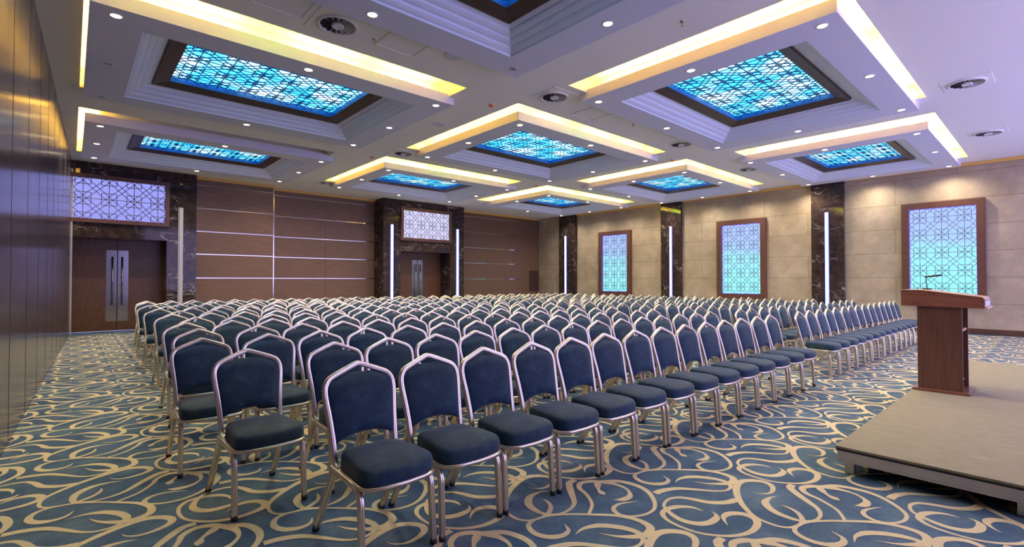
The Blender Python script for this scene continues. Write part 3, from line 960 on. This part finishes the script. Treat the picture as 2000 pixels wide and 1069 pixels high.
# desk box: side profile in y,z swept over x
def prism(prof, x0, x1, name, mm, parent):
    mb = MB()
    n = len(prof)
    vs = [(x0, y, z) for y, z in prof] + [(x1, y, z) for y, z in prof]
    fs = [tuple(range(n - 1, -1, -1)), tuple(range(n, 2 * n))] + [(k, (k + 1) % n, (k + 1) % n + n, k + n) for k in range(n)]
    mb.add(vs, fs)
    return mb.build(name, mm, parent)
tp = [(-0.36, 0.925), (-0.36, 1.005), (-0.345, 1.03), (-0.31, 1.042), (0.17, 1.115), (0.325, 1.115), (0.325, 0.90), (0.25, 0.90)]
bevel(prism([(-0.355, 0.915), (-0.355, 1.01), (-0.335, 1.03), (0.15, 1.098), (0.325, 1.098), (0.325, 0.925)], -0.27, 0.27, 'desk_box', M['podium_top'], t), 0.003)
bevel(prism([(-0.362, 1.005), (-0.340, 1.034), (0.15, 1.102), (0.328, 1.102), (0.328, 1.098), (0.15, 1.098), (-0.335, 1.030), (-0.357, 1.003)], -0.275, 0.275, 'desk_top', M['podium_edge'], t), 0.001)
mb = MB(); mb.box(-0.25, 0.25, -0.359, -0.354, 0.935, 0.995); mb.build('paper_stop', M['strip_off'], t)
mb = MB(); mb.box(-0.27, 0.27, -0.375, -0.354, 0.912, 0.932); mb.build('edge_band', M['podium_edge'], t)

t = thing('gooseneck_microphone', 'thin black gooseneck microphone rising from the top of the lectern', 'microphone', (7.30, 1.03, ZS + 1.1035))
mb = MB(); mb.lathe([(0.0, 0.0), (0.045, 0.0), (0.045, 0.008), (0.02, 0.014), (0.0, 0.016)], 0, 0, 16); mb.build('base', M['black'], t)
mb = MB(); mb.tube([(0, 0, 0.01), (0, 0.004, 0.05), (0, 0.012, 0.10), (0, 0.008, 0.135), (0, -0.02, 0.15)], 0.0045, 8, ref=(1, 0, 0)); mb.build('neck', M['black'], t)
mb = MB(); mb.tube([(0, 0.025, 0.142), (0, -0.02, 0.148), (0, -0.09, 0.158), (0, -0.13, 0.164)], [0.006, 0.009, 0.011, 0.006], 10, ref=(1, 0, 0)); mb.build('capsule', M['black'], t)
mb = MB()
mb.tube([(7.43, 0.80, ZS + 0.034), (7.38, 0.76, ZS + 0.09), (7.25, 0.725, ZS + 0.135), (7.12, 0.75, ZS + 0.16), (7.08, 0.95, ZS + 0.13), (7.10, 1.02, ZS + 0.034)], 0.005, 8)
tag(mb.build('power_cable', M['cable_white']), 'loop of white cable hanging inside the open side of the lectern', 'cable')

# ------------------------------------------------------------------ banquet chair
def smooth_path(pts, n=6):
    P = [Vector(p) for p in pts]
    P = [2 * P[0] - P[1]] + P + [2 * P[-1] - P[-2]]
    out = []
    for i in range(1, len(P) - 2):
        for k in range(n):
            t = k / n
            a, b, c, d = P[i - 1], P[i], P[i + 1], P[i + 2]
            out.append(0.5 * ((2 * b) + (c - a) * t + (2 * a - 5 * b + 4 * c - d) * t * t + (3 * b - a - 3 * c + d) * t ** 3))
    out.append(P[-2])
    return out
GROOVE = []            # extruded section: rounded square with a groove along each face
for q in range(4):
    ca, sa = math.cos(q * PI / 2), math.sin(q * PI / 2)
    for a, b in ((0.97, -0.62), (1.0, -0.45), (1.0, -0.17), (0.74, -0.11), (0.74, 0.11), (1.0, 0.17), (1.0, 0.45), (0.97, 0.62), (0.84, 0.84)):
        GROOVE.append((a * ca - b * sa, a * sa + b * ca))
def back_y(z):
    return -0.115 + 0.115 * ((z - 0.45) / 0.485) ** 1.15 if z > 0.45 else -0.115

def gable(x):
    x = abs(x)
    return 0.922 - 0.36 * x
def chair_meshes():
    R = {}
    # back frame: from the seat joint up over the gable and down again
    half = [(0.184, -0.170, 0.402), (0.183, -0.137, 0.418), (0.182, -0.116, 0.46), (0.185, back_y(0.55), 0.55), (0.194, back_y(0.66), 0.66),
            (0.204, back_y(0.75), 0.75), (0.204, back_y(0.80), 0.80), (0.193, back_y(0.832), 0.832), (0.168, back_y(0.858), 0.858),
            (0.10, back_y(0.887), 0.887), (0.03, back_y(0.914), 0.914)]
    full = half + [(0, back_y(0.922), 0.922)] + [(-x, y, z) for x, y, z in reversed(half)]
    mb = MB(); mb.tube(smooth_path(full, 3), 0.0150, section=GROOVE, ref=(0, 1, 0))
    R['back_frame'] = mb.mesh('back_frame', [M['champagne']])
    # legs
    for s, nm in ((-1, 'L'), (1, 'R')):
        mb = MB()
        mb.tube(smooth_path([(0.192 * s, -0.120, 0.398), (0.194 * s, -0.25, 0.394), (0.196 * s, -0.385, 0.388), (0.198 * s, -0.435, 0.370), (0.199 * s, -0.462, 0.330),
                             (0.200 * s, -0.470, 0.26), (0.201 * s, -0.478, 0.13), (0.203 * s, -0.485, 0.022)], 3), 0.0158, section=GROOVE, ref=(1, 0, 0))
        R['front' + nm] = mb.mesh('leg', [M['champagne']])
        mb = MB()
        mb.tube([(0.190 * s, -0.135, 0.400), (0.194 * s, -0.09, 0.30), (0.199 * s, 0.0, 0.14), (0.202 * s, 0.072, 0.022)], 0.0165, section=GROOVE, ref=(1, 0, 0))
        R['rear' + nm] = mb.mesh('leg', [M['champagne']])
        mb = MB(); mb.tube([(0.203 * s, -0.4846, 0.028), (0.203 * s, -0.486, 0.0025)], 0.0190, 12, ref=(1, 0, 0)); R['capF' + nm] = mb.mesh('foot_cap', [M['foot']])
        mb = MB(); mb.tube([(0.202 * s, 0.068, 0.030), (0.202 * s, 0.084, 0.0025)], 0.0200, 12, ref=(1, 0, 0)); R['capR' + nm] = mb.mesh('foot_cap', [M['foot']])
    # seat pad
    def outline(n=48):
        pts = []
        yf, yr, wf, wr = -0.518, -0.125, 0.214, 0.172
        cy = (yf + yr) / 2
        for k in range(n):
            a = 2 * PI * k / n
            c, s = math.cos(a), math.sin(a)
            e = 0.33
            ux = math.copysign(abs(c) ** e, c); uy = math.copysign(abs(s) ** e, s)
            y = cy + (yr - yf) / 2 * uy
            f = (y - yf) / (yr - yf)
            w = wf + (wr - wf) * f
            if uy < 0:
                y -= 0.030 * (1 - ux * ux)
            pts.append((w * ux, y))
        return pts
    O = outline()
    cy = -0.33
    rings = [(0.402, 0.90), (0.400, 0.965), (0.408, 0.99), (0.430, 1.0), (0.462, 0.995), (0.479, 0.98), (0.4885, 0.955), (0.4945, 0.90), (0.5000, 0.80), (0.5040, 0.66), (0.5065, 0.5), (0.5078, 0.34), (0.5083, 0.2), (0.5085, 0.08)]
    mb = MB()
    vs = []; fs = []
    n = len(O)
    for z, k in rings:
        for x, y in O:
            yy = cy + (y - cy) * k
            f = min(1.0, max(0.0, (-0.36 - yy) / 0.18))
            h = min(1.0, max(0.0, (z - 0.43) / 0.05))
            vs.append((x * k, yy, z - 0.016 * f * f * h))
    for i in range(len(rings) - 1):
        for q in range(n):
            fs.append((i * n + q, i * n + (q + 1) % n, (i + 1) * n + (q + 1) % n, (i + 1) * n + q))
    fs.append(tuple(range(n - 1, -1, -1))); fs.append(tuple((len(rings) - 1) * n + q for q in range(n)))
    mb.add(vs, fs, 0, True)
    R['seat'] = mb.mesh('seat', [M['fabric']])
    mb = MB()
    mb.tube([(x * 0.985, y * 0.99 - 0.003, 0.396) for x, y in O], 1.0, section=[(0.007, 0.011), (-0.007, 0.011), (-0.010, 0.0), (-0.007, -0.011), (0.007, -0.011), (0.010, 0)], ref=(0, 0, 1), closed=True)
    mb.box(-0.20, 0.20, -0.15, -0.13, 0.388, 0.402)
    mb.box(-0.012, 0.012, -0.5, -0.14, 0.389, 0.401)
    R['seat_frame'] = mb.mesh('seat_frame', [M['champagne']])
    # backrest pad
    mb = MB()
    NS, NT = 20, 16
    def hw(z):
        if z < 0.75:
            return 0.172 + (z - 0.46) / 0.29 * 0.021
        return 0.193
    def front(s, t):
        zb = 0.515 + 0.040 * (1 - abs(s) ** 2.2)
        x0 = s * 0.190
        top = min(gable(x0) - 0.020, 0.826 + 0.60 * (0.192 - abs(x0)) ** 0.55 * 0.33)
        notch = 0.026 * math.exp(-(x0 / 0.046) ** 2)
        zt = top - notch
        z = zb + (zt - zb) * t
        x = s * hw(z)
        edge = (1 - abs(s) ** 6) * (1 - abs(2 * t - 1) ** 8)
        return x, z, edge
    A = []; B = []
    for i in range(NS + 1):
        s = -1 + 2 * i / NS
        for j in range(NT + 1):
            x, z, e = front(s, j / NT)
            yb = back_y(z)
            cen = (1 - s * s * 0.35)
            A.append((x, yb - 0.006 - 0.030 * e * cen - 0.004, z))
            B.append((x, yb + 0.006 + 0.012 * e * cen, z))
    vs = A + B; fs = []
    K = (NS + 1) * (NT + 1)
    idx = lambda i, j: i * (NT + 1) + j
    for i in range(NS):
        for j in range(NT):
            a, b, c, d = idx(i, j), idx(i + 1, j), idx(i + 1, j + 1), idx(i, j + 1)
            fs.append((a, b, c, d)); fs.append((K + d, K + c, K + b, K + a))
    for i in range(NS):
        for j in (0, NT):
            a, b = idx(i, j), idx(i + 1, j)
            fs.append((a, K + a, K + b, b) if j == 0 else (b, K + b, K + a, a))
    for j in range(NT):
        for i in (0, NS):
            a, b = idx(i, j), idx(i, j + 1)
            fs.append((b, K + b, K + a, a) if i == 0 else (a, K + a, K + b, b))
    mb.add(vs, fs, 0, True)
    R['backrest'] = mb.mesh('backrest', [M['fabric']])
    return R
CH = chair_meshes()
for me in CH.values():
    b = bmesh.new(); b.from_mesh(me); bmesh.ops.recalc_face_normals(b, faces=b.faces); b.to_mesh(me); b.free()
    if me.name.startswith(('leg', 'back_frame')):
        me.set_sharp_from_angle(angle=math.radians(38))

ORD = ['first', 'second', 'third', 'fourth', 'fifth', 'sixth', 'seventh', 'eighth', 'ninth', 'tenth', 'eleventh', 'twelfth', 'thirteenth', 'fourteenth', 'fifteenth']
def row_y(r, x):
    left = 2.73 + 0.99 * r - 0.0081 * r * r
    right = 2.66 + 0.86 * r - 0.004 * r * r
    f = (x - 1.0) / 13.0
    return left + (right - left) * f
SEATS = []
rnd = random.Random(3)
FIRSTX = [None, 0.91, 0.80, 0.93, 0.96, 1.21, 1.07, 1.28, 1.11, 1.30, 1.16, 1.41, 1.26, 1.32]
START = [1.25, 1.50, 1.30, 1.46, 1.40, 1.64, 1.50, 1.72, 1.56, 1.74, 1.60, 1.85, 1.70, 1.76]
for r in range(14):
    xs = []
    if FIRSTX[r] is not None:
        xs.append(FIRSTX[r])
    x0 = START[r]
    if FIRSTX[r] is not None and x0 < FIRSTX[r] + 0.462:
        x0 = FIRSTX[r] + 0.462
    step = (7.18 - x0) / 13
    step = max(step, 0.447)
    xs += [x0 + step * k for k in range(14)]
    for k, x in enumerate(xs):
        SEATS.append((r, 'left', k, x))
    s0 = 8.27 + 0.03 * math.sin(r * 2.1)
    for k in range(15):
        SEATS.append((r, 'right', k, s0 + 0.446 * k))
seat_list = []
for (r, blk, k, x) in SEATS:
    jx = 0.0; jy = rnd.uniform(-0.015, 0.015); ja = rnd.uniform(-0.004, 0.004)
    X = x + jx; Y = row_y(r, x) + jy
    if r == 0:
        Y = row_y(0, x) + jy * 0.5
        if k == 0 and blk == 'left':
            X, Y, ja = 1.245, 2.735, 0.015
    if r == 1 and k == 0 and blk == 'left':
        X, Y, ja = 0.905, 3.735, 0.05
    rowname = 'front row' if r == 0 else ('%s row' % ORD[r]) if r < 13 else 'back row'
    side = 'left' if blk == 'left' else 'right'
    lab = 'navy chair, %s from left in the %s, %s block' % (ORD[k], rowname, side)
    seat_list.append((math.hypot(X, Y), X, Y, ja, lab))
seat_list.sort(key=lambda s: s[0])
near, rest = seat_list[:300], seat_list[300:]
LEGSET = (('frontL', 'capFL'), ('frontR', 'capFR'), ('rearL', 'capRL'), ('rearR', 'capRR'))
def link_part(me, name, parent):
    o = bpy.data.objects.new(name, me)
    COL.objects.link(o)
    o.parent = parent
    return o
for (d, X, Y, a, lab) in near:
    t = thing('banquet_chair', lab, 'chair', (X, Y, 0.001), a, 'banquet chairs set out in rows')
    for nm in ('seat', 'backrest', 'back_frame', 'seat_frame'):
        link_part(CH[nm], nm, t)
    for lg, cap in LEGSET:
        L = link_part(CH[lg], 'leg', t)
        if d < 8.0:
            link_part(CH[cap], 'foot_cap', L)
# the far chairs, only their tops in sight
mats = [M['fabric'], M['champagne']]
V = []; Fs = []; Mi = []
src = []
for nm in ('seat', 'backrest', 'back_frame', 'seat_frame', 'frontL', 'frontR', 'rearL', 'rearR'):
    me = CH[nm]
    src.append(([v.co.copy() for v in me.vertices], [tuple(p.vertices) for p in me.polygons], 0 if nm in ('seat', 'backrest') else 1))
for (d, X, Y, a, lab) in rest:
    ca, sa = math.cos(a), math.sin(a)
    for vs, fs, mi in src:
        o = len(V)
        V += [(X + v.x * ca - v.y * sa, Y + v.x * sa + v.y * ca, v.z + 0.001) for v in vs]
        Fs += [tuple(i + o for i in f) for f in fs]
        Mi += [mi] * len(fs)
me = bpy.data.meshes.new('banquet_chairs_mass')
me.from_pydata(V, [], Fs)
for mm in mats:
    me.materials.append(mm)
me.polygons.foreach_set('material_index', Mi)
me.polygons.foreach_set('use_smooth', [True] * len(Fs))
me.update()
o = bpy.data.objects.new('distant_banquet_chairs', me)
COL.objects.link(o)
tag(o, 'mass of navy banquet chairs in the farthest rows, only their pale frame tops showing', 'chairs')
o['kind'] = 'stuff'
